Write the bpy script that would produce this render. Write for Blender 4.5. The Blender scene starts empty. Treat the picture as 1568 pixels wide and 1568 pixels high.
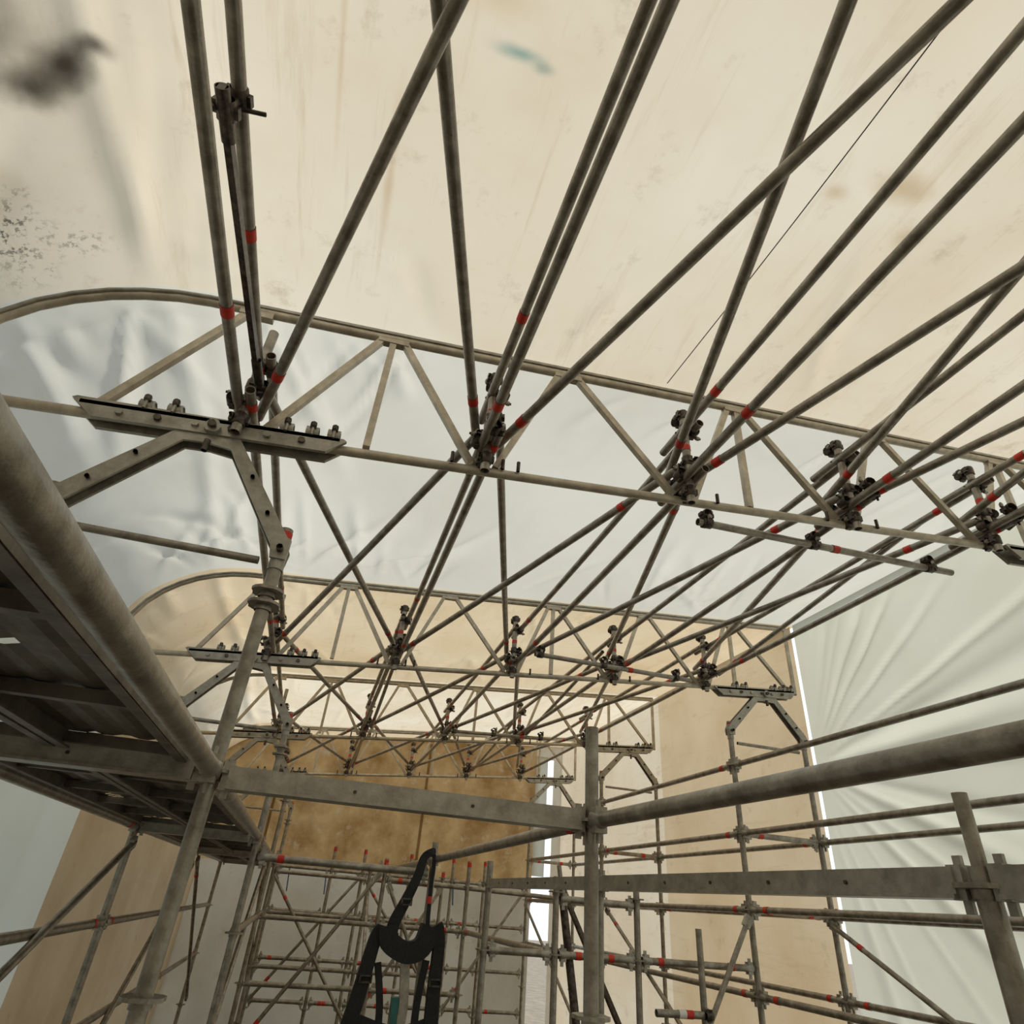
import bpy, math, random
from mathutils import Vector, Matrix, noise
random.seed(7)
S=1.3; H0=1.25
def W(p): return Vector((p[0]*S,p[1]*S,(p[2]+H0)*S))
R=0.0165; RP=0.0145
# ------------------------------------------------------------ materials
def newmat(name):
    m=bpy.data.materials.new(name); m.use_nodes=True
    nt=m.node_tree; nt.nodes.clear()
    return m,nt
def N(nt,t,**k):
    n=nt.nodes.new(t)
    for a,b in k.items(): setattr(n,a,b)
    return n
def principled(name,c1,c2,metal,rough,scale=12,bump=0.15,c3=None):
    m,nt=newmat(name)
    o=N(nt,'ShaderNodeOutputMaterial'); b=N(nt,'ShaderNodeBsdfPrincipled')
    tc=N(nt,'ShaderNodeTexCoord'); no=N(nt,'ShaderNodeTexNoise'); no.inputs['Scale'].default_value=scale
    no.inputs['Detail'].default_value=8; no.inputs['Roughness'].default_value=.65
    r=N(nt,'ShaderNodeValToRGB'); r.color_ramp.elements[0].position=.35; r.color_ramp.elements[1].position=.68
    r.color_ramp.elements[0].color=(*c1,1); r.color_ramp.elements[1].color=(*c2,1)
    if c3:
        e=r.color_ramp.elements.new(.80); e.color=(*c3,1)
    nt.links.new(tc.outputs['Object'],no.inputs['Vector']); nt.links.new(no.outputs['Fac'],r.inputs['Fac'])
    nt.links.new(r.outputs['Color'],b.inputs['Base Color'])
    b.inputs['Metallic'].default_value=metal
    n4=N(nt,'ShaderNodeTexNoise'); n4.inputs['Scale'].default_value=scale*2.5
    mr=N(nt,'ShaderNodeMapRange'); mr.inputs['To Min'].default_value=rough-.12; mr.inputs['To Max'].default_value=rough+.15
    nt.links.new(tc.outputs['Object'],n4.inputs['Vector']); nt.links.new(n4.outputs['Fac'],mr.inputs['Value']); nt.links.new(mr.outputs[0],b.inputs['Roughness'])
    if bump:
        bp=N(nt,'ShaderNodeBump'); bp.inputs['Strength'].default_value=bump; bp.inputs['Distance'].default_value=.004
        n2=N(nt,'ShaderNodeTexNoise'); n2.inputs['Scale'].default_value=scale*8
        nt.links.new(tc.outputs['Object'],n2.inputs['Vector']); nt.links.new(n2.outputs['Fac'],bp.inputs['Height'])
        nt.links.new(bp.outputs['Normal'],b.inputs['Normal'])
    nt.links.new(b.outputs[0],o.inputs['Surface'])
    return m
STEEL=principled('galvanised_steel',(.185,.165,.135),(.40,.37,.32),.50,.32,16,.2,(.54,.51,.46))
ALU=principled('aluminium_lattice',(.36,.315,.245),(.58,.53,.43),.40,.34,14)
CHAN=principled('galvanised_channel',(.26,.245,.21),(.44,.42,.37),.45,.35,18)
DARK=principled('coupler_iron',(.030,.024,.019),(.13,.11,.09),.55,.38,40)
RED=principled('red_marking_tape',(.50,.018,.008),(.66,.05,.02),0,.5,20,0)
BLACK=principled('black_webbing',(.006,.006,.007),(.016,.016,.018),0,.75,60)
TEAL=principled('teal_plastic',(.02,.12,.11),(.03,.16,.14),0,.5,20,0)
BLUE=principled('blue_strap',(.03,.10,.22),(.05,.15,.3),0,.6,20,0)
WHITE=principled('white_paint',(.7,.7,.68),(.8,.8,.78),0,.5,20,0)
PLANK=principled('steel_plank',(.10,.088,.07),(.21,.19,.155),.35,.5,10)
FLOORM=principled('dusty_deck_floor',(.10,.085,.065),(.19,.16,.12),0,.9,4)
CORD=principled('grey_cord',(.06,.06,.06),(.10,.10,.10),0,.8,30,0)

def membrane(name,c1,c2,trans,blobs=(),specks=(),bump=.4,nscale=.8,streak=.35,wr=1.0,dirt=.5,gain=1.0,dirtc=(.35,.25,.13),refl=.62):
    m,nt=newmat(name); L=nt.links.new
    o=N(nt,'ShaderNodeOutputMaterial')
    tc=N(nt,'ShaderNodeTexCoord')
    n1=N(nt,'ShaderNodeTexNoise'); n1.inputs['Scale'].default_value=nscale; n1.inputs['Detail'].default_value=8; n1.inputs['Roughness'].default_value=.6
    L(tc.outputs['Object'],n1.inputs['Vector'])
    r=N(nt,'ShaderNodeValToRGB'); r.color_ramp.elements[0].position=.34; r.color_ramp.elements[1].position=.62
    r.color_ramp.elements[0].color=(*c1,1); r.color_ramp.elements[1].color=(*c2,1)
    L(n1.outputs['Fac'],r.inputs['Fac'])
    col=r.outputs['Color']
    def mixin(fac,col,c):
        x=N(nt,'ShaderNodeMixRGB'); x.inputs['Color2'].default_value=(*c,1)
        L(fac,x.inputs['Fac']); L(col,x.inputs['Color1']); return x.outputs[0]
    n3=N(nt,'ShaderNodeTexNoise'); n3.inputs['Scale'].default_value=5; n3.inputs['Detail'].default_value=10; n3.inputs['Roughness'].default_value=.72
    L(tc.outputs['Object'],n3.inputs['Vector'])
    mr=N(nt,'ShaderNodeMapRange'); mr.inputs['From Min'].default_value=.58; mr.inputs['From Max'].default_value=.78
    mr.inputs['To Max'].default_value=dirt
    L(n3.outputs['Fac'],mr.inputs['Value']); col=mixin(mr.outputs[0],col,dirtc)
    for (sc,th,am) in (((3.0,.35,3.0),.60,streak),((9,.5,9),.62,streak),((.5,2.0,.5),.63,streak*.5)):
        mp=N(nt,'ShaderNodeMapping'); mp.inputs['Scale'].default_value=sc; L(tc.outputs['Object'],mp.inputs['Vector'])
        n5=N(nt,'ShaderNodeTexNoise'); n5.inputs['Scale'].default_value=2.0; n5.inputs['Detail'].default_value=9; n5.inputs['Roughness'].default_value=.7
        L(mp.outputs[0],n5.inputs['Vector'])
        m5=N(nt,'ShaderNodeMapRange'); m5.inputs['From Min'].default_value=th-.04; m5.inputs['From Max'].default_value=th+.12; m5.inputs['To Max'].default_value=am
        L(n5.outputs['Fac'],m5.inputs['Value']); col=mixin(m5.outputs[0],col,(.52,.38,.2))
    def blobfac(p,sc,amt,ns=5,hard=(.45,1.35)):
        sub=N(nt,'ShaderNodeVectorMath',operation='SUBTRACT'); sub.inputs[1].default_value=W(p)
        L(tc.outputs['Object'],sub.inputs[0])
        dv=N(nt,'ShaderNodeVectorMath',operation='DIVIDE'); dv.inputs[1].default_value=sc
        L(sub.outputs[0],dv.inputs[0])
        nn=N(nt,'ShaderNodeTexNoise'); nn.inputs['Scale'].default_value=ns; nn.inputs['Detail'].default_value=5
        L(tc.outputs['Object'],nn.inputs['Vector'])
        ln=N(nt,'ShaderNodeVectorMath',operation='LENGTH'); L(dv.outputs[0],ln.inputs[0])
        ad=N(nt,'ShaderNodeMath',operation='ADD'); L(ln.outputs['Value'],ad.inputs[0]); L(nn.outputs['Fac'],ad.inputs[1])
        m2=N(nt,'ShaderNodeMapRange'); m2.interpolation_type='SMOOTHSTEP'
        m2.inputs['From Min'].default_value=hard[0]; m2.inputs['From Max'].default_value=hard[1]
        m2.inputs['To Min'].default_value=amt; m2.inputs['To Max'].default_value=0
        L(ad.outputs[0],m2.inputs['Value']); return m2.outputs[0]
    for (p,sc,c,amt) in blobs: col=mixin(blobfac(p,sc,amt),col,c)
    for (p,sc,c,amt) in specks:
        f=blobfac(p,sc,1.0)
        n6=N(nt,'ShaderNodeTexNoise'); n6.inputs['Scale'].default_value=34; n6.inputs['Detail'].default_value=6; n6.inputs['Roughness'].default_value=.7
        L(tc.outputs['Object'],n6.inputs['Vector'])
        m6=N(nt,'ShaderNodeMapRange'); m6.inputs['From Min'].default_value=.53; m6.inputs['From Max'].default_value=.60; m6.inputs['To Max'].default_value=amt
        L(n6.outputs['Fac'],m6.inputs['Value'])
        mu=N(nt,'ShaderNodeMath',operation='MULTIPLY'); L(f,mu.inputs[0]); L(m6.outputs[0],mu.inputs[1]); col=mixin(mu.outputs[0],col,c)
    bp=N(nt,'ShaderNodeBump'); bp.inputs['Strength'].default_value=bump; bp.inputs['Distance'].default_value=.03*wr
    n2=N(nt,'ShaderNodeTexNoise'); n2.inputs['Scale'].default_value=1.6; n2.inputs['Detail'].default_value=3.5; n2.inputs['Distortion'].default_value=.15
    L(tc.outputs['Object'],n2.inputs['Vector']); L(n2.outputs['Fac'],bp.inputs['Height'])
    d=N(nt,'ShaderNodeBsdfDiffuse'); t=N(nt,'ShaderNodeBsdfTranslucent'); ms=N(nt,'ShaderNodeMixShader'); ms.inputs[0].default_value=trans
    for s,g in ((d,refl),(t,.62*gain)):
        mu=N(nt,'ShaderNodeMixRGB',blend_type='MULTIPLY'); mu.inputs['Fac'].default_value=1; mu.inputs['Color2'].default_value=(g,g,g,1)
        L(col,mu.inputs['Color1']); L(mu.outputs[0],s.inputs['Color']); L(bp.outputs['Normal'],s.inputs['Normal'])
    L(d.outputs[0],ms.inputs[1]); L(t.outputs[0],ms.inputs[2]); L(ms.outputs[0],o.inputs['Surface'])
    return m
BEIGE_MAIN=membrane('beige_tarpaulin_stained_shaded',(.86,.75,.575),(.95,.87,.72),.48,[
    ((-1.02,.62,1.42),(.30,.75,.40),(.52,.43,.31),.60),  # broad blob: shading of the left eave painted in, with grey-brown staining
    ((-1.10,1.20,1.30),(.22,.45,.30),(.50,.37,.22),.60),
    ((-.90,.95,1.53),(.11,.11,.20),(.012,.01,.008),1),
    ((-.96,1.00,1.48),(.16,.10,.20),(.02,.016,.012),.98),
    ((-.84,.91,1.56),(.10,.07,.20),(.03,.024,.02),.9),
    ((-.98,.90,1.50),(.30,.28,.30),(.26,.21,.15),.5),
    ((.09,.645,1.63),(.12,.035,.3),(.22,.40,.36),.8),
    ((.15,.66,1.63),(.06,.03,.3),(.14,.30,.27),.5),
    ((1.17,.66,1.75),(.20,.10,.3),(.55,.37,.15),.6),
    ((1.32,.78,1.77),(.12,.10,.3),(.50,.32,.12),.5),
    ((1.02,.72,1.75),(.10,.06,.3),(.52,.33,.12),.45),
    ((-.16,1.0,1.6),(.03,.5,.3),(.58,.38,.17),.45),
    ((.02,.55,1.6),(.22,.10,.3),(.70,.53,.28),.6),
    ((-.30,.75,1.6),(.02,.45,.3),(.60,.42,.2),.4),
    ],[((-1.08,1.38,1.36),(.24,.28,.26),(.02,.018,.015),.97),((-1.13,1.0,1.2),(.2,.35,.22),(.06,.045,.03),.75),((-.95,1.4,1.45),(.2,.12,.2),(.05,.04,.03),.6)],bump=.6)
BEIGE=membrane('beige_tarpaulin',(.76,.59,.37),(.88,.74,.52),.46,gain=1.05)
CREAM=membrane('cream_tarpaulin',(.84,.72,.53),(.94,.86,.70),.55)
WHITEM=membrane('white_tarpaulin',(.82,.80,.71),(.89,.88,.80),.45,bump=.6,streak=.05,dirt=.06,gain=1.0)
DULL=membrane('beige_wall_sheeting',(.60,.44,.25),(.76,.59,.38),.40,bump=.4,streak=.2,gain=1.05)
GREENW=membrane('pale_wall_sheeting',(.83,.84,.71),(.89,.90,.79),.50,bump=.4,streak=.04,dirt=.06,gain=1.05)
GREY=membrane('grey_wall_sheeting',(.56,.49,.37),(.72,.65,.52),.40,bump=.5,streak=.2,gain=1.1)
BROWN=membrane('osb_brown_board',(.40,.23,.085),(.70,.48,.23),.38,nscale=2.4,streak=.55,dirt=.9,gain=1.3,dirtc=(.88,.78,.60))
FRONT=membrane('gable_sheeting',(.68,.59,.45),(.82,.73,.58),.48,streak=.2,gain=1.3)

# ------------------------------------------------------------ mesh builder
class B:
    def __init__(s,name,mats): s.name=name; s.mats=mats; s.v=[]; s.f=[]; s.m=[]; s.s=[]
    def mi(s,mat):
        if mat not in s.mats: s.mats.append(mat)
        return s.mats.index(mat)
    def add(s,vs,fs,mat,smooth=False):
        o=len(s.v); s.v+= [Vector(x) for x in vs]; k=s.mi(mat)
        for f in fs: s.f.append([o+i for i in f]); s.m.append(k); s.s.append(smooth)
    def poly(s,pts,r,mat,n=14,cap=True):
        pts=[Vector(p) for p in pts]
        d0=(pts[1]-pts[0]).normalized()
        a=Vector((0,0,1)) if abs(d0.z)<.9 else Vector((1,0,0))
        u=d0.cross(a).normalized()
        vs=[]
        for i,p in enumerate(pts):
            if i==0: d=pts[1]-pts[0]
            elif i==len(pts)-1: d=pts[-1]-pts[-2]
            else: d=(pts[i+1]-pts[i]).normalized()+(pts[i]-pts[i-1]).normalized()
            d.normalize(); u=(u-d*u.dot(d)).normalized(); w=d.cross(u)
            rr=r[i] if isinstance(r,(list,tuple)) else r
            for k in range(n):
                t=2*math.pi*k/n; vs.append(p+(u*math.cos(t)+w*math.sin(t))*rr)
        fs=[]
        for i in range(len(pts)-1):
            for k in range(n):
                k2=(k+1)%n; fs.append((i*n+k,i*n+k2,(i+1)*n+k2,(i+1)*n+k))
        s.add(vs,fs,mat,True)
        if cap:
            for e in (0,len(pts)-1):
                ring=vs[e*n:(e+1)*n]; p=pts[e]
                d=(pts[1]-pts[0]) if e==0 else (pts[-2]-pts[-1]); d.normalize()
                rr=r[e] if isinstance(r,(list,tuple)) else r
                inn=[p+(q-p)*.86 for q in ring]; deep=[q+d*rr*1.5 for q in inn]
                f=[]
                for k in range(n):
                    k2=(k+1)%n
                    f.append((k,k2,n+k2,n+k)); f.append((n+k,n+k2,2*n+k2,2*n+k))
                f.append([2*n+k for k in range(n)])
                s.add(ring+inn+deep,f,mat,False)
    def tube(s,a,b,r,mat,n=14,cap=True,sag=0):
        a=Vector(a); b=Vector(b)
        if sag:
            pts=[a.lerp(b,t/8)+Vector((0,0,-sag*math.sin(math.pi*t/8))) for t in range(9)]
        else: pts=[a,b]
        s.poly(pts,r,mat,n,cap)
    def tape(s,a,b,dist,r=R,L=.032,sag=0):
        a=Vector(a); D=Vector(b)-a; d=D.normalized(); t=dist/D.length
        o=Vector((0,0,-sag*math.sin(math.pi*t)))
        s.poly([a+d*dist+o,a+d*(dist+L)+o],r*1.09,RED,16,False)
    def bar(s,a,b,w,h,mat,up=(0,0,1)):
        a=Vector(a); b=Vector(b); d=(b-a).normalized(); up=Vector(up)
        sd=d.cross(up).normalized(); u=sd.cross(d).normalized()
        vs=[p+sd*(w/2*x)+u*(h/2*y) for p in (a,b) for x,y in((-1,-1),(1,-1),(1,1),(-1,1))]
        s.add(vs,[(0,1,2,3),(7,6,5,4),(0,4,5,1),(1,5,6,2),(2,6,7,3),(3,7,4,0)],mat)
    def prism(s,poly,y0,y1,mat):
        n=len(poly)
        vs=[(x,y0,z) for x,z in poly]+[(x,y1,z) for x,z in poly]
        fs=[list(range(n)),[n+i for i in reversed(range(n))]]+[(i,(i+1)%n,n+(i+1)%n,n+i) for i in range(n)]
        s.add(vs,fs,mat)
    def disc(s,c,axis,r,t,mat,n=16):
        c=Vector(c); a=Vector(axis).normalized()
        p=Vector((1,0,0)) if abs(a.x)<.9 else Vector((0,1,0))
        u=a.cross(p).normalized(); w=a.cross(u)
        vs=[c+a*(e*t/2)+(u*math.cos(2*math.pi*k/n)+w*math.sin(2*math.pi*k/n))*(r if (k%4) else r*.88) for e in(-1,1) for k in range(n)]
        fs=[list(range(n)),[n+i for i in reversed(range(n))]]+[(i,(i+1)%n,n+(i+1)%n,n+i) for i in range(n)]
        s.add(vs,fs,mat)
    def coupler(s,c,d1,d2,off=None,mat=None,r=.0143):
        mat=mat or DARK; q0=r/.0155
        c=Vector(c); d1=Vector(d1).normalized(); d2=Vector(d2).normalized()
        off=Vector(off) if off else Vector((0,0,r*2.1))
        for cc,d in ((c,d1),(c+off,d2)):
            s.poly([cc-d*.021*q0,cc-d*.017*q0,cc+d*.017*q0,cc+d*.021*q0],[r*1.15,r*1.34,r*1.34,r*1.15],mat,10,False)
            sd=d.cross(off if off.length>0 else Vector((0,0,1)))
            if sd.length<1e-4: sd=Vector((1,0,0))
            sd.normalize(); ax=sd.cross(d).normalized()
            s.bar(cc+sd*r*1.2-ax*.004,cc+sd*r*1.9-ax*.004,.026*q0,.017*q0,mat,ax)
            s.bar(cc-sd*r*1.2,cc-sd*r*1.75,.023*q0,.014*q0,mat,ax)
            q=cc+sd*r*1.65
            s.tube(q-ax*.024*q0,q+ax*.030*q0,.0042*q0,mat,8)
            s.poly([q+ax*.012*q0,q+ax*.022*q0],.0085*q0,CHAN,6)
        s.tube(c,c+off,.011*q0,mat,8)
    def done(s,parent=None):
        me=bpy.data.meshes.new(s.name); me.from_pydata([W(v) for v in s.v],[],s.f)
        for m in s.mats: me.materials.append(m)
        me.polygons.foreach_set('material_index',s.m); me.polygons.foreach_set('use_smooth',s.s)
        me.update(); ob=bpy.data.objects.new(s.name,me); bpy.context.scene.collection.objects.link(ob)
        c=sum((Vector(b) for b in ob.bound_box),Vector())/8
        if not s.name.startswith(('ceiling','wall','floor')):
            me.transform(Matrix.Translation(-c)); ob.location=c
        if parent: ob.parent=parent
        return ob
# ------------------------------------------------------------ truss layout
YT=[-.52,1.55,3.62,5.69,7.76]
NX=[-.42,.28,.98,1.65,2.31]
def zb(x): return 1.085+.092*(x+.47)
def zt(x): return 1.555+.092*(x+.35)
def curveL():
    return [(-1.19,.98),(-1.18,1.08),(-1.155,1.18),(-1.11,1.27),(-1.05,1.345),(-.98,1.405),(-.90,1.455),(-.82,1.49),(-.73,1.518),(-.64,1.533),(-.50,1.545)]
def truss(y):
    b=B('lattice_roof_truss',[ALU])
    cl=[(x,y,z) for x,z in curveL()]
    b.poly(cl+[(-.2,y,zt(-.2)),(3.03,y,zt(3.03))],.0150,ALU)
    b.poly([(x,y-.018,z+.004) for x,z in curveL()],.006,CHAN,8)
    b.bar((-.5,y,zt(-.5)+.016),(3.03,y,zt(3.03)+.016),.034,.010,CHAN)
    b.tube((-1.18,y,zb(-1.0)-.05),(3.03,y,zb(3.03)),.0145,ALU)
    b.tube((3.03,y,zb(3.03)-.02),(3.03,y,zt(3.03)+.02),.0150,ALU)
    tn=[-.5,-.07,.55,1.24,1.90,2.56]
    def w(x0,z0,x1,z1): b.bar((x0,y,z0),(x1,y,z1),.021,.021,ALU,(0,1,0))
    w(-.78,zb(-.78),-.53,zt(-.53)-.02); w(-.36,zb(-.36),-.10,zt(-.1))
    w(-.04,zt(-.04),NX[1]-.04,zb(NX[1])); w(-.07,zt(-.07),-.075,zb(-.075))
    for i in range(1,5):
        w(NX[i]+.04,zb(NX[i]),tn[i+1]-.03,zt(tn[i+1]))
        if i<4: w(tn[i+1]+.03,zt(tn[i+1]),NX[i+1]-.04,zb(NX[i+1]))
    for t in (1.24,2.56): w(t,zt(t),t,zb(t))
    w(2.60,zt(2.6),2.98,zb(2.98))
    for t in tn: b.bar((t-.05,y,zt(t)-.012),(t+.05,y,zt(t)-.008),.026,.03,ALU)
    for x0,x1,xc in ((-.83,-.13,-.47),(2.38,3.02,2.755)):
        for dy in (-.030,.018):
            k0,k1=zb(x0),zb(x1)
            b.prism([(x0,k0-.005),(x0+.06,k0-.052),(x1-.05,k1-.062),(x1,k1-.012),(x1-.01,k1-.006),(x0+.01,k0+.002)],y+dy,y+dy+.012,CHAN)
        b.bar((x0+.02,y,zb(x0)-.012),(x1-.02,y,zb(x1)-.012),.060,.012,CHAN)
        for i in range(6):
            x=x0+.12+i*(x1-x0-.24)/5
            b.disc((x,y-.034,zb(x)-.034),(0,1,0),.010,.010,DARK if i%2 else CHAN,8)
        for x in (x0+.17,x0+.24,x1-.10,x1-.17,x1-.04):
            b.poly([(x-.018,y-.012,zb(x)+.008),(x+.018,y-.012,zb(x)+.009)],.022,CHAN,8)
            b.tube((x,y-.035,zb(x)-.01),(x,y-.035,zb(x)+.035),.005,CHAN,8)
            b.poly([(x,y-.035,zb(x)+.018),(x,y-.035,zb(x)+.03)],.010,DARK,6)
    for x in (NX[1]+.06,NX[1]+.11,NX[1]-.1,NX[2]+.12,NX[3]+.12,NX[3]-.1):
        b.poly([(x,y-.02,zb(x)-.016),(x,y-.02,zb(x)+.020)],.006,DARK,6)
    b.done()
def fork(y,xa,xb,ztop):
    xc=(xa+xb)/2+ .015
    b=B('truss_support_fork',[CHAN]); zc=zb(xc)-.065
    for dy in (-.024,.016):
        for xs,zs in ((xa,ztop-.02),(xb,ztop-.02)):
            sg=1 if xs>xc else -1
            kx=xc+sg*.075
            b.prism([(xc,zc+.038),(kx,zc+.016),(xs+sg*.008,zs+.03),(xs+sg*.022,zs),(xs+sg*.018,zs-.035),(xs-sg*.02,zs-.035),(xs-sg*.026,zs+.0),(kx-sg*.014,zc-.024),(xc,zc-.018)],y+dy,y+dy+.008,CHAN)
            b.bar((kx,y,zc-.004),(xs-sg*.01,y,zs+.01),.034,.006,CHAN,(0,0,1))
            for t in (.35,.7):
                px=kx+(xs-kx)*t; pz=zc+(zs-zc)*t
                b.disc((px,y-.030,pz),(0,1,0),.006,.008,DARK,6)
    b.disc((xc,y-.034,zc+.028),(0,1,0),.022,.02,CHAN,12); b.disc((xc,y-.046,zc+.028),(0,1,0),.012,.02,DARK,6)
    b.tube((xc,y-.05,zc+.028),(xc,y+.05,zc+.028),.009,DARK,8)
    b.tube((xc,y-.03,zc-.015),(xc,y-.03,zc-.05),.009,DARK,8)
    for xs in (xa,xb):
        b.poly([(xs,y-.042,ztop-.03),(xs,y+.042,ztop-.03)],.009,DARK,6)
        b.poly([(xs,y,ztop-.08),(xs,y,ztop+.01)],.020,CHAN,12)
    b.done()
for y in YT: truss(y)
for y in YT:
    fork(y,-.77,-.22,.76); fork(y,2.48,3.03,1.10)
# ------------------------------------------------------------ standards / ledgers
def standard(x,y,z0,z1,ros=(),top=True,name='scaffold_standard',r=R):
    b=B(name,[STEEL]); b.tube((x,y,z0),(x,y,z1),r,STEEL,18)
    for z in ros:
        if z0<z<z1: 
            b.disc((x,y,z),(0,0,1),.041,.007,STEEL,16)
            b.poly([(x,y,z-.016),(x,y,z-.004)],r*1.25,STEEL,14,False)
    if top:
        b.poly([(x,y,z1-.045),(x,y,z1-.01)],r*1.06,RED,14,False)
    b.bar((x,y-.05,z0+.004),(x,y+.05,z0+.004),.10,.008,STEEL)
    b.done()
def ledger(a,b_,name='scaffold_ledger',r=R,red=True,head=True):
    a=Vector(a); e=Vector(b_); d=(e-a).normalized()
    b=B(name,[STEEL])
    b.tube(a+d*.045,e-d*.045,r,STEEL,20)
    if red:
        b.tape(a,e,.11,r)
        if random.random()<.4: b.tape(e,a,.14,r)
    if head:
        for p,dd in((a,d),(e,-d)):
            b.poly([p+dd*.022,p+dd*.03,p+dd*.075],[.018,.024,r*1.05],CHAN,10)
            b.bar(p+dd*.030,p+dd*.058,.030,.056,CHAN)
            q=p+dd*.040
            b.bar(q-Vector((0,0,.048)),q+Vector((0,0,.044)),.006,.016,CHAN,dd)
    return b.done()
def channel(a,b_,name='scaffold_transom',h=.040,w=.040):
    a=Vector(a); e=Vector(b_); d=(e-a).normalized(); up=Vector((0,0,1)); sd=d.cross(up).normalized()
    b=B(name,[CHAN])
    a2=a+d*.035; e2=e-d*.035
    for k in (-1,1): 
        b.bar(a2+sd*k*w/2,e2+sd*k*w/2,.006,h,CHAN)
        b.bar(a2+sd*k*(w/2-.006)+up*h/2,e2+sd*k*(w/2-.006)+up*h/2,.016,.005,CHAN)
        b.bar(a2+sd*k*(w/2+.003)-up*h/2,e2+sd*k*(w/2+.003)-up*h/2,.010,.006,CHAN)
    b.bar(a2-up*h/2,e2-up*h/2,w,.006,CHAN)
    L=(e2-a2).length; n=max(2,int(L/.22))
    for i in range(1,n):
        p=a2+d*(L*i/n)
        for k in (-1,1): b.disc(p+sd*k*(w/2+.004),sd,.004,.003,DARK,8)
    for p,dd in((a,d),(e,-d)):
        b.bar(p+dd*.022,p+dd*.046,.028,h+.010,CHAN)
        q=p+dd*.034; b.bar(q-Vector((0,0,.040)),q+Vector((0,0,.036)),.006,.014,CHAN,dd)
    b.done()
RZ=[.2+.385*k for k in range(-3,3)]
for y in YT:
    standard(-.77,y,-H0,.80,RZ); standard(-.22,y,-H0,.80,RZ+[.62])
    standard(2.48,y,-H0,1.13,[.09,.475,.86,-.3,-.68]); standard(3.03,y,-H0,1.13,[.09,.475,.86,-.3,-.68])
    ledger((-.77,y,.70),(-.22,y,.70),head=False,red=False,r=.010)
    ledger((2.48,y,1.0),(3.03,y,1.0),red=False,r=.010,head=False)
    channel((-.77,y,.2),(-.22,y,.2))
    ledger((2.48,y,.475),(3.03,y,.475)); ledger((2.48,y,.09),(3.03,y,.09))
standard(.65,1.55,-H0,.41,[.19,-.18,-.57],top=False)
standard(.65,3.62,-H0,.26,[.18,-.18,-.57],top=False)
standard(.65,5.69,-H0,.26,[.18,-.18,-.57])
standard(.65,-.52,-H0,.3,[.17],top=False)
standard(.95,.81,-H0,.10,[.075,-.31,-.70],top=False)
b=B('standard_spigot',[STEEL]); b.tube((.95,.81,.10),(.95,.81,.20),.011,STEEL); b.done()
standard(.95,3.62,-H0,.20,[.10,-.18,-.57],top=False); standard(.95,2.2,-H0,.13,[.08,-.31,-.70],top=False,r=.014); standard(.95,-.52,-H0,.2,[.08],top=False)
channel((.95,.81,.080),(.95,2.2,.090),h=.036,w=.03); channel((.95,-.52,.075),(.95,.81,.080),h=.036,w=.03); channel((.95,2.2,.090),(.95,3.62,.10),h=.034,w=.03)
channel((-.22,1.55,.19),(.65,1.55,.19),h=.040)
# inner row of the right hand scaffold
standard(1.32,3.62,-H0,.16,[.09,-.18,-.57]); standard(1.78,3.62,-H0,.16,[.09,-.18,-.57],top=False)
for z in (-.18,-.57): ledger((.95,3.62,z),(1.32,3.62,z),red=False); ledger((1.32,3.62,z),(1.78,3.62,z)); ledger((1.78,3.62,z),(2.48,3.62,z))
ledger((1.32,3.62,.06),(1.78,3.62,.06),red=False); ledger((1.32,3.62,-.18),(1.32,5.69,-.18)); standard(1.32,5.69,-H0,.3,[.12,-.18,-.57])
for z in (-.18,-.57): ledger((.65,5.69,z),(1.32,5.69,z)); ledger((-.22,5.69,z),(.65,5.69,z),red=False)
for i in range(4):
    y0,y1=YT[i],YT[i+1]
    for x in (-.77,-.22): ledger((x,y0,.2),(x,y1,.2),r=.0185)
    for z in (.86,.475,.09,-.3):
        for x in (2.48,3.03):
            if x==2.48 and i==0 and z>.4: continue
            ledger((x,y0,z),(x,y1,z))
    if i>=1:
        for z in (-.18,-.57): ledger((-.77,y0,z),(-.77,y1,z))
    if i>=2: ledger((-.22,y0,-.18),(-.22,y1,-.18))
ledger((.65,-.52,.163),(.65,1.55,.19)); ledger((.65,1.55,.19),(.65,3.62,.18))
ledger((.65,3.62,.18),(.65,5.69,.18))
ledger((-.22,3.62,.12),(.65,3.62,.12)); ledger((-.22,5.69,.2),(.65,5.69,.2)); ledger((.65,5.69,.12),(2.48,5.69,.09))
FX=[-.77,-.22,.33,.65,1.15,1.62,1.98,2.48]
for x in FX[2:7]: standard(x,7.76,-H0,.42,[.2,-.18,-.57,-.95])
for a_,c_ in zip(FX[1:-1],FX[2:]):
    for z in (.2,-.18,-.57,-.90): ledger((a_,7.76,z),(c_,7.76,z),red=(z<0 and random.random()<.4))
for x in (-.22,.65,1.35): standard(x,6.9,-H0,.25,[.2,-.18,-.57,-.95])
for z in (.13,-.18,-.57): ledger((-.22,6.9,z),(.65,6.9,z),red=False); ledger((.65,6.9,z),(1.35,6.9,z))
def diag(a,b_,name='diagonal_brace',r=R*.85):
    b=B(name,[STEEL]); b.tube(a,b_,r,STEEL,14)
    b.tape(a,b_,.2,r)
    for p,q in((Vector(a),Vector(b_)),(Vector(b_),Vector(a))):
        d=(q-p).normalized(); b.bar(p-d*.01,p+d*.05,.02,.045,CHAN); 
    b.done()
diag((3.0,3.60,.05),(3.0,1.57,-.96)); diag((2.51,5.66,.05),(2.51,3.66,-1.0)); diag((2.45,5.72,-1.0),(2.45,7.7,.05))
diag((-.20,7.72,-.9),(.64,7.72,.17)); diag((.66,7.72,.17),(1.6,7.72,-.9)); diag((-.74,3.66,-.9),(-.74,5.6,.1)); diag((-.74,1.6,-.6),(-.74,3.55,.13))
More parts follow.
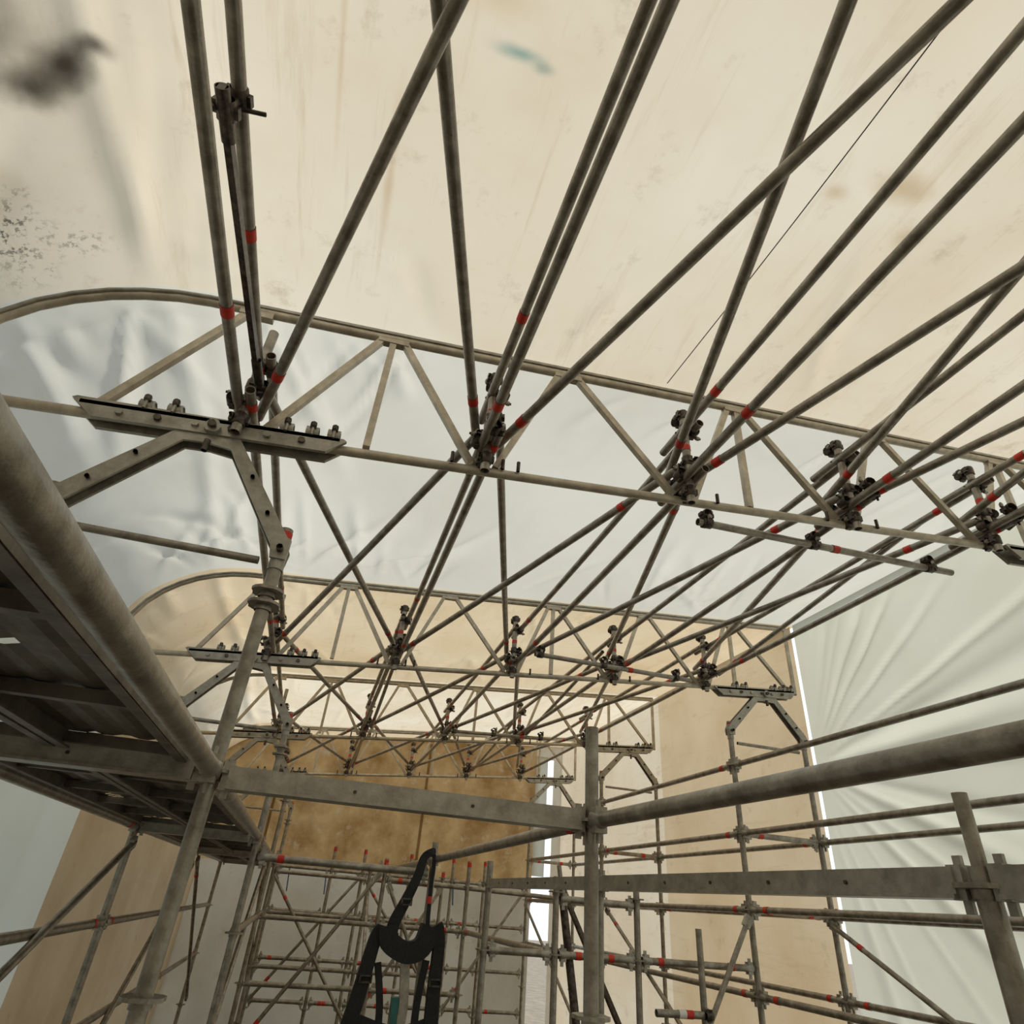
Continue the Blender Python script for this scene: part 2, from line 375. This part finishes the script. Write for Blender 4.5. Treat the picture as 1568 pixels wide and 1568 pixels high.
diag((1.64,7.72,-.9),(2.44,7.72,.17)); diag((-.2,6.86,.1),(.62,6.86,-.9)); diag((.66,5.74,-1.0),(.66,7.0,.1)) 
diag((.7,6.86,-.9),(1.33,6.86,.1)); diag((-.25,5.74,.1),(-.25,7.7,-.8))
diag((-.25,3.68,-.95),(-.25,5.62,.14)); diag((-.18,5.66,-.95),(.61,5.66,.15)); diag((.69,5.66,.08),(1.28,5.66,-.9)); diag((1.82,3.58,-.95),(2.44,3.58,.05)); diag((-.73,5.72,.14),(-.73,7.7,-.9))
for (p,q) in (((2.0,5.3,.12),(2.45,4.6,-1.15)),((1.38,3.7,.10),(1.52,3.5,-1.2))):
    b=B('adjustable_push_pull_prop',[DARK]); p=Vector(p); q=Vector(q); d=(q-p).normalized()
    b.tube(p,q,.021,DARK,14); b.tube(p-d*.12,p,.012,STEEL,10); b.bar(q-Vector((.05,0,.02)),q+Vector((.05,0,-.02)),.1,.02,DARK); b.poly([p-d*.01,p+d*.03],.028,DARK,12); b.done()
b=B('handrail_stub_tube',[STEEL]); b.tube((1.82,3.52,-.38),(2.08,3.52,-.38),R,STEEL); b.poly([(1.94,3.52,-.38),(1.98,3.52,-.38)],R*1.1,WHITE,14,False); b.poly([(1.98,3.52,-.38),(2.02,3.52,-.38)],R*1.1,RED,14,False)
b.coupler((2.1,3.50,-.38),(1,0,0),(0,0,1),(0.0,.04,0)); b.tube((2.1,3.545,-H0),(2.1,3.545,-.02),R,STEEL); b.done()
# ------------------------------------------------------------ purlins, bracing
def rtube(a,b_,name,tap=(.16,.16),r=RP,sag=.006,mat=None,pr=.4):
    b=B(name,[mat or STEEL]); b.tube(a,b_,r,mat or STEEL,18,sag=sag)
    a=Vector(a); e=Vector(b_)
    if tap[0] is not None and random.random()<pr: b.tape(a,e,tap[0],r,sag=sag)
    if tap[1] is not None: b.tape(e,a,tap[1]+random.uniform(-.03,.03),r,.034,sag=sag)
    b.done()
for i in range(4):
    y0,y1=YT[i],YT[i+1]
    o=.018 if i%2 else -.018
    for j,x in enumerate(NX):
        z=zb(x)+.045
        rtube((x+o,y0-.12,z),(x+o,y1+.12,z),'purlin_tube',(.05,.34 if j%2 else .52))
        zz=zb(x)+(.20 if j==0 else .26)
        rtube((x+.012+o,y0-.10,zz),(x+.012+o,y1+.10,zz),'purlin_tube',(.24,.60 if j==0 else (None if j==3 else .50 if j==1 else .32)))
    for j in range(4):
        a,c=NX[j],NX[j+1]
        rtube((c-.03,y0-.05,zb(c)+.085),(a+.02,y1+.05,zb(a)+.085),'plan_brace_tube',(.28,.18),pr=.8)
        rtube((a+.03,y0-.05,zb(a)+.125),(c-.02,y1+.05,zb(c)+.125),'plan_brace_tube',(.3,.20),pr=.8)
    if i==0:
        b=B('sway_brace_tube',[DARK]); b.bar((-.437,.70,1.225),(-.398,1.47,1.195),.014,.024,DARK); b.poly([(-.437,.70,1.225),(-.432,.80,1.221)],.0135,DARK); b.poly([(-.402,1.38,1.199),(-.398,1.47,1.195)],.0135,DARK); b.done()
        rtube((2.36,.55,zb(2.31)+.30),(2.36,1.48,zb(2.31)+.05),'sway_brace_tube',(None,None),r=RP*.9,mat=DARK)
    for j in ([] if i==0 else [4] if i==1 else [1,3]):
        x=NX[j]+.05
        za,zc=zb(NX[j])+.05,zb(NX[j])+.27
        rtube((x,y0+.25,zc),(x,y1-.12,za),'sway_brace_tube',(None,.2),r=RP*.9)
for i,y in enumerate(YT):
    for j,x in enumerate(NX):
        b=B('node_post_with_couplers',[STEEL])
        yy=y-.045
        b.tube((x+.0,yy,zb(x)-.05),(x+.0,yy,zb(x)+.34),RP,STEEL)
        b.tape((x,yy,zb(x)-.05),(x,yy,zb(x)+.34),.215,RP,.02)
        b.coupler((x,yy,zb(x)-.005),(0,0,1),(1,0,.09),(0,.040,0))
        b.coupler((x,yy,zb(x)+.055),(0,0,1),(0,1,0),(-.034,0,0))
        b.coupler((x,yy,zb(x)+.12),(0,0,1),(.33,1,0),(.034,0,0))
        b.coupler((x,yy,zb(x)+.26 if j else zb(x)+.2),(0,0,1),(0,1,0),(.034,0,0))
        if j: b.coupler((x,yy,zb(x)+.325),(0,0,1),(1,0,.1),(0,.036,0))
        if j in (0,2,3): b.coupler((x,yy+.10,zb(x)+.045),(0,1,0),(.3,-1,0),(0.0,0,.042))
        if j in (1,3,4): b.coupler((x,yy-.09,zb(x)+.045),(0,1,0),(-.3,-1,0),(0.0,0,.042))
        b.done()
b=B('scaffold_coupler',[DARK]); b.coupler((-.427,.745,zb(-.42)+.195),(0,1,0),(0,1,-.1),(-.008,0,-.052),r=.0145); b.tube((-.475,.76,1.262),(-.372,.75,1.265),.0045,DARK,8); b.done()
for (a,c) in (((1.12,1.69,1.235),(2.38,1.77,1.335)),((1.05,3.36,1.26),(2.12,3.46,1.30)),((1.0,5.5,1.25),(1.9,5.5,1.3))):
    a=Vector(a); c=Vector(c)
    b=B('lateral_tie_tube',[STEEL]); b.tube(a,c,RP*.95,STEEL,14); b.tape(a,c,.62,RP)
    for t in (.03,.42,.9):
        b.coupler(a.lerp(c,t),c-a,(0,1,0),(0,0,.036))
    b.done()
# ------------------------------------------------------------ decks (steel planks)
def plank(x0,x1,y0,y1,z,holes=()):
    b=B('steel_scaffold_plank',[PLANK])
    nx=14; ny=int((y1-y0)/.0215)
    xs=[x0+(x1-x0)*i/nx for i in range(nx+1)]; ys=[y0+(y1-y0)*i/ny for i in range(ny+1)]
    vs=[(x,y,z+(.004 if 2<i<nx-2 and (i//2)%2 else 0)) for i,x in enumerate(xs) for y in ys]
    fs=[]
    for i in range(nx):
        for j in range(ny):
            cx=(xs[i]+xs[i+1])/2; cy=(ys[j]+ys[j+1])/2
            if any(h[0]<cx<h[1] and h[2]<cy<h[3] and j%2==0 for h in holes): continue
            fs.append((i*(ny+1)+j,(i+1)*(ny+1)+j,(i+1)*(ny+1)+j+1,i*(ny+1)+j+1))
    b.add(vs,fs,PLANK)
    for x in (x0,x1):
        b.bar((x,y0,z-.016),(x,y1,z-.016),.005,.032,PLANK); b.bar((x+(.008 if x==x0 else -.008),y0,z-.032),(x+(.008 if x==x0 else -.008),y1,z-.032),.018,.004,PLANK)
    n=5
    for k in range(n+1):
        y=y0+(y1-y0)*k/n; b.bar((x0,y,z-.012),(x1,y,z-.012),.02,.02,PLANK)
    for x in (x0+.05,x1-.05):
        for y,sg in((y0,-1),(y1,1)):
            b.bar((x,y,z-.006),(x,y+sg*.035,z-.006),.03,.014,PLANK)
    b.done()
for i in range(4):
    y0,y1=YT[i]+.045,YT[i+1]-.045
    plank(-.745,-.515,y0,y1,.238,[(-.71,-.66,y0+.25,y0+.52),(-.71,-.66,y0+1.1,y0+1.35)])
    plank(-.505,-.270,y0,y1,.238,[(-.43,-.395,1.20,1.23),(-.43,-.40,.9,.92)])
# ------------------------------------------------------------ harness hanging from the inner standard
b=B('safety_harness',[BLACK])
def hp(x,z,dy=0): return (.53+x,3.50+dy,z+.05)
def strap(pts,w,t=.012,mat=BLACK):
    pts=[Vector(p) for p in pts]
    out=[]
    for i in range(len(pts)-1):
        p0=pts[max(i-1,0)];p1=pts[i];p2=pts[i+1];p3=pts[min(i+2,len(pts)-1)]
        for k in range(6):
            u=k/6; out.append(.5*((2*p1)+(p2-p0)*u+(2*p0-5*p1+4*p2-p3)*u*u+(3*p1-p0-3*p2+p3)*u**3))
    out.append(pts[-1])
    vs=[];
    for i,p in enumerate(out):
        d=(out[min(i+1,len(out)-1)]-out[max(i-1,0)]).normalized(); sd=d.cross(Vector((0,1,0)))
        if sd.length<.01: sd=Vector((1,0,0))
        sd.normalize(); nn=sd.cross(d)
        ww=w[0]+(w[1]-w[0])*i/(len(out)-1) if isinstance(w,tuple) else w
        vs+=[p+sd*ww/2+nn*t/2,p-sd*ww/2+nn*t/2,p-sd*ww/2-nn*t/2,p+sd*ww/2-nn*t/2]
    fs=[(0,1,2,3)]
    for i in range(len(out)-1):
        for k in range(4): fs.append((i*4+k,i*4+(k+1)%4,i*4+4+(k+1)%4,i*4+4+k))
    m=len(out)*4; fs.append((m-1,m-2,m-3,m-4))
    b.add(vs,fs,mat,False)
def buckle(x,z,w=.05):
    c=hp(x,z,-.022)
    for dx,dz,ww,hh in((0,.012,w,.007),(0,-.012,w,.007),(-w/2,0,.007,.03),(w/2,0,.007,.03)):
        q=Vector(c)+Vector((dx,0,dz)); b.bar(q-Vector((ww/2,0,0)),q+Vector((ww/2,0,0)),.008,hh,DARK)
strap([(.62,3.56,.20),hp(.09,.16),hp(.05,.13),hp(.03,.05),hp(-.01,-.05),hp(-.05,-.14),hp(-.06,-.20)],(.026,.060))
strap([(.62,3.56,.20),hp(.10,.13),hp(.10,0),hp(.105,-.12),hp(.11,-.18)],.018)
strap([hp(-.08,-.16),hp(-.06,-.22),hp(.02,-.255),hp(.09,-.23),hp(.12,-.15)],.085,.07)
strap([hp(.02,-.26),hp(.04,-.45),hp(.03,-.60),hp(.04,-.80)],.040,.03,CHAN)
strap([hp(-.11,-.17),hp(-.13,-.22),hp(-.16,-.40),hp(-.20,-.62),hp(-.22,-.95)],(.05,.075),.035)
strap([hp(.16,-.15),hp(.17,-.22),hp(.17,-.42),hp(.18,-.65),hp(.19,-.95)],(.045,.07),.035)
strap([hp(-.13,-.17),hp(-.08,-.18),hp(-.03,-.20)],.03,.03); strap([hp(.18,-.14),hp(.13,-.17),hp(.08,-.20)],.03,.03)
strap([hp(-.17,-.50),hp(.02,-.54),hp(.18,-.50)],.04,.02); strap([hp(-.10,-.30),hp(-.06,-.48),hp(-.05,-.75)],.03,.015); strap([hp(.12,-.28),hp(.10,-.48),hp(.12,-.75)],.03,.015)
strap([hp(-.17,-.62),hp(-.06,-.70),hp(.0,-.60)],.035,.015); strap([hp(.18,-.60),hp(.10,-.70),hp(.05,-.60)],.035,.015)
strap([hp(.0,-.42),hp(.01,-.60)],.03,.035,TEAL)
buckle(-.145,-.36); buckle(.17,-.36); buckle(.02,-.53,.06); buckle(-.01,-.06,.045)
b.poly([hp(.10,-.03),hp(.10,-.06)],.012,RED,10)
b.done()
# ------------------------------------------------------------ membrane shell
def smooth(pts,n):
    pts=[Vector((p[0],p[1],0)) for p in pts]; out=[]
    for i in range(len(pts)-1):
        p0=pts[max(i-1,0)];p1=pts[i];p2=pts[i+1];p3=pts[min(i+2,len(pts)-1)]
        k=max(1,int(n*(p2-p1).length))
        for q in range(k):
            u=q/k; out.append(.5*((2*p1)+(p2-p0)*u+(2*p0-5*p1+4*p2-p3)*u*u+(3*p1-p0-3*p2+p3)*u**3))
    out.append(pts[-1]); return out
prof=[(-1.22,.95),(-1.205,1.13),(-1.14,1.30),(-1.00,1.435),(-.83,1.53),(-.66,1.572),(-.50,1.585)]
x=-.25
while x<3.1: prof.append((x,zt(x)+.035)); x+=.3
prof.append((3.13,zt(3.13)+.035))
P2=smooth(prof,52)
SL=[0]
for a_,c_ in zip(P2[:-1],P2[1:]): SL.append(SL[-1]+(c_-a_).length)
ce=B('ceiling',[])
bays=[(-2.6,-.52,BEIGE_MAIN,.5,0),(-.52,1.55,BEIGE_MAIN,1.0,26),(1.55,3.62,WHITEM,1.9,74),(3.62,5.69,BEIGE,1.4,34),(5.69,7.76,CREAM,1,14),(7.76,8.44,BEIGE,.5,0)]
for (y0,y1,mt,amp,nf) in bays:
    rnd=random.Random(int(y0*100))
    folds=[]
    for k in range(nf):
        edge=rnd.choice((y0,y1)); s0=rnd.uniform(0,1.7) if rnd.random()<.6 else rnd.uniform(1.0,SL[-1])
        ang=rnd.gauss(0,.5); dr=(math.sin(ang),(1 if edge==y0 else -1)*math.cos(ang))
        folds.append((s0,edge,dr,rnd.uniform(.35,1.3),rnd.uniform(.014,.040),rnd.uniform(.007,.017)*rnd.choice((1,1,-.7))))
    ny=int((y1-y0)*54); n=len(P2); vs=[]
    for i,p in enumerate(P2):
        a=P2[max(i-1,0)]; c=P2[min(i+1,n-1)]; d=(c-a).normalized(); nr=Vector((-d.y,d.x,0))
        for j in range(ny+1):
            t=j/ny; y=y0+(y1-y0)*t; e=min(1,min(t,1-t)*9)
            q=Vector((p.x*1.1,y*.9,3.1*y0))
            dsp=.5+.5*noise.noise(q*1.3)
            fd=0
            for (s0,ye,dr,Lf,wf,af) in folds:
                ds=SL[i]-s0; dy=y-ye; al=ds*dr[0]+dy*dr[1]
                if al<0 or al>Lf: continue
                ac=ds*dr[1]-dy*dr[0]
                w_=wf*(.5+al/Lf)
                if abs(ac)<w_*3: fd+=af*math.exp(-(ac/w_)**2)*math.sin(math.pi*min(1,al/Lf+.08))
            eave=max(0,min(1,(-.45-p.x)/.3))
            ef=(.5+.5*math.sin(y*15+3*noise.noise(Vector((y*2,p.y*2,1)))))**2*eave
            crease=math.exp(-((p.x+.80+.03*math.sin(y*2))/.035)**2)*.028+math.exp(-((p.x+.66)/.05)**2)*.010
            er=min(1,(3.13-p.x)*4)
            k=max(-.012,(e*amp*(.028*dsp+fd+.020*ef)+crease*e)*er)
            vs.append((p.x+nr.x*k,y,p.y+nr.y*k))
    fs=[(i*(ny+1)+j,(i+1)*(ny+1)+j,(i+1)*(ny+1)+j+1,i*(ny+1)+j+1) for i in range(n-1) for j in range(ny)]
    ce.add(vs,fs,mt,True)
ce.done()
def wallgrid(b,axis,c,u0,u1,z0,z1f,mt,amp,fn=None,res=22,nz=48):
    nu=max(2,int((u1-u0)*res)); vs=[]
    for i in range(nu+1):
        u=u0+(u1-u0)*i/nu
        z1=z1f(u) if callable(z1f) else z1f
        e=min(1,(u-u0)*6,(u1-u)*6)
        for j in range(nz+1):
            z=z0+(z1-z0)*j/nz
            d=amp*(.5+.5*math.sin(u*13+2.5*noise.noise(Vector((u*1.3,z*.6,c)))))*.5+amp*.5*noise.noise(Vector((u*2,z*1.2,c+4)))
            if fn: d+=fn(u,z)
            d*=max(0,min(1,(z1-z)*5))*max(0,e)
            vs.append((c+d,u,z) if axis=='x' else (u,c+d,z))
    fs=[(i*(nz+1)+j,(i+1)*(nz+1)+j,(i+1)*(nz+1)+j+1,i*(nz+1)+j+1) for i in range(nu) for j in range(nz)]
    b.add(vs,fs,mt,True)
wl=B('wall_left',[])
def cl(z): 
    t=max(0,min(1,(z-.35)/.6)); return -1.06-.16*t*t*(3-2*t)
_n=noise.noise
def wallL(y0,y1,mt,amp):
    nu=int((y1-y0)*26); nz=48; vs=[]
    for i in range(nu+1):
        y=y0+(y1-y0)*i/nu; e=max(0,min(1,(y-y0)*8,(y1-y)*8))
        for j in range(nz+1):
            z=-H0+(.955+H0)*j/nz
            d=amp*e*(.5+.5*math.sin(y*11+2.5*_n(Vector((y,z*.6,2)))))*max(0,min(1,(.95-z)*4))
            vs.append((cl(z)-d,y,z))
    wl.add(vs,[(i*(nz+1)+j,(i+1)*(nz+1)+j,(i+1)*(nz+1)+j+1,i*(nz+1)+j+1) for i in range(nu) for j in range(nz)],mt,True)
wallL(-2.6,1.55,FRONT,.02); wallL(1.55,3.75,GREENW,.04); wallL(3.75,5.69,DULL,.03); wallL(5.69,8.44,DULL,.02)
wl.done()
wr=B('wall_right',[])
RAYS=[]
rr_=random.Random(5)
a_=1.75
while a_<4.75:
    RAYS.append((a_,rr_.uniform(.018,.05),rr_.uniform(.35,1.0)*rr_.choice((1,1,-.6)),rr_.uniform(.6,2.5))); a_+=rr_.uniform(.10,.24)
def rad(y,z):
    dy=y-3.66; dz=z-.93; r=math.hypot(dy,dz); a=math.atan2(dz,dy)
    if a<0: a+=2*math.pi
    s=0
    for (ra,wa,am,rl) in RAYS:
        t=(a-ra)/wa
        if abs(t)<3: s+=am*math.exp(-t*t)*min(r,.9)*wa*1.0*max(0,1-max(0,r-rl)/1.0)
    return s
zr=zt(3.10)+.035
wallgrid(wr,'x',3.10,-2.6,1.55,-H0,zr,GREENW,.03)
wallgrid(wr,'x',3.10,1.55,3.61,-H0,zr,GREENW,.015,rad,res=75,nz=170)
wallgrid(wr,'x',3.10,3.64,5.69,-H0,zr,BEIGE,.02)
wallgrid(wr,'x',3.10,5.69,8.44,-H0,zr,CREAM,.02)
wr.done()
wb=B('wall_back',[])
YB=8.42
wallgrid(wb,'y',YB,-1.25,2.74,.22,lambda x:(zt(x)+.05) if x>-.5 else zt(-.5)+.05,BROWN,.012,res=20)
wallgrid(wb,'y',YB,-1.25,2.74,-H0,.22,GREY,.07,res=30)
wallgrid(wb,'y',YB,2.74,3.12,1.72,lambda x:zt(x)+.05,CREAM,.006,res=12)
wallgrid(wb,'y',YB,2.98,3.12,-H0,1.72,CREAM,.006,res=12)
wallgrid(wb,'y',YB-.05,2.72,2.88,.35,1.74,GREENW,.10,res=90)
for xx in (-.45,1.3): wb.bar((xx,YB-.02,.22),(xx,YB-.02,zt(xx)),.03,.02,BROWN,(0,1,0))
wb.done()
wf=B('wall_front',[])
wallgrid(wf,'y',-2.6,-1.25,3.12,-H0,lambda x:(zt(x)+.05) if x>-.5 else zt(-.5)+.05,FRONT,.02,res=12); wf.done()
fl=B('floor',[FLOORM]); fl.add([(-1.3,-2.7,-H0),(3.2,-2.7,-H0),(3.2,8.5,-H0),(-1.3,8.5,-H0)],[(0,1,2,3)],FLOORM); fl.done()
g=B('ground_outside',[FLOORM]); g.add([(-40,-40,-H0-.15),(40,-40,-H0-.15),(40,40,-H0-.15),(-40,40,-H0-.15)],[(0,1,2,3)],FLOORM); g.done()
b=B('ceiling_cord',[CORD]); b.tube((.955,.1,zt(.955)+.012),(.925,1.5,zt(.925)+.012),.0018,CORD,6,sag=.012); b.done()
for xx in (-.1,.3,1.75,1.9):
    b=B('blue_tie_strap',[BLUE]); b.bar((xx,YB-.12,.20),(xx+.02,YB-.12,-.02),.012,.02,BLUE,(0,1,0)); b.bar((xx-.02,YB-.12,.205),(xx+.02,YB-.12,.205),.03,.012,BLUE); b.done()
# ------------------------------------------------------------ light
w=bpy.data.worlds.new('sky'); bpy.context.scene.world=w; w.use_nodes=True
bg=w.node_tree.nodes['Background']; bg.inputs['Color'].default_value=(.86,.94,1,1); bg.inputs['Strength'].default_value=1.35
sl=bpy.data.lights.new('sun','SUN'); sl.energy=5.0; sl.angle=math.radians(5); sl.color=(1,.93,.82)
so=bpy.data.objects.new('sun',sl); bpy.context.scene.collection.objects.link(so)
so.rotation_euler=Vector((-.60,.12,-1)).to_track_quat('-Z','Y').to_euler()
bpy.context.scene.view_settings.view_transform='Standard'
# ------------------------------------------------------------ camera
cd=bpy.data.cameras.new('camera'); co=bpy.data.objects.new('camera',cd); bpy.context.scene.collection.objects.link(co)
cd.sensor_width=36; cd.lens=21.96; cd.clip_start=.02; cd.clip_end=300
rt=Vector((.9556,-.2857,.0723)); dn=Vector((.2120,.4958,-.8421)); fw=Vector((.2048,.8201,.5344))
M=Matrix((( rt.x,-dn.x,-fw.x,0),(rt.y,-dn.y,-fw.y,0),(rt.z,-dn.z,-fw.z,0),(0,0,0,1)))
co.matrix_world=Matrix.Translation(W((0,0,0)))@M
bpy.context.scene.camera=co
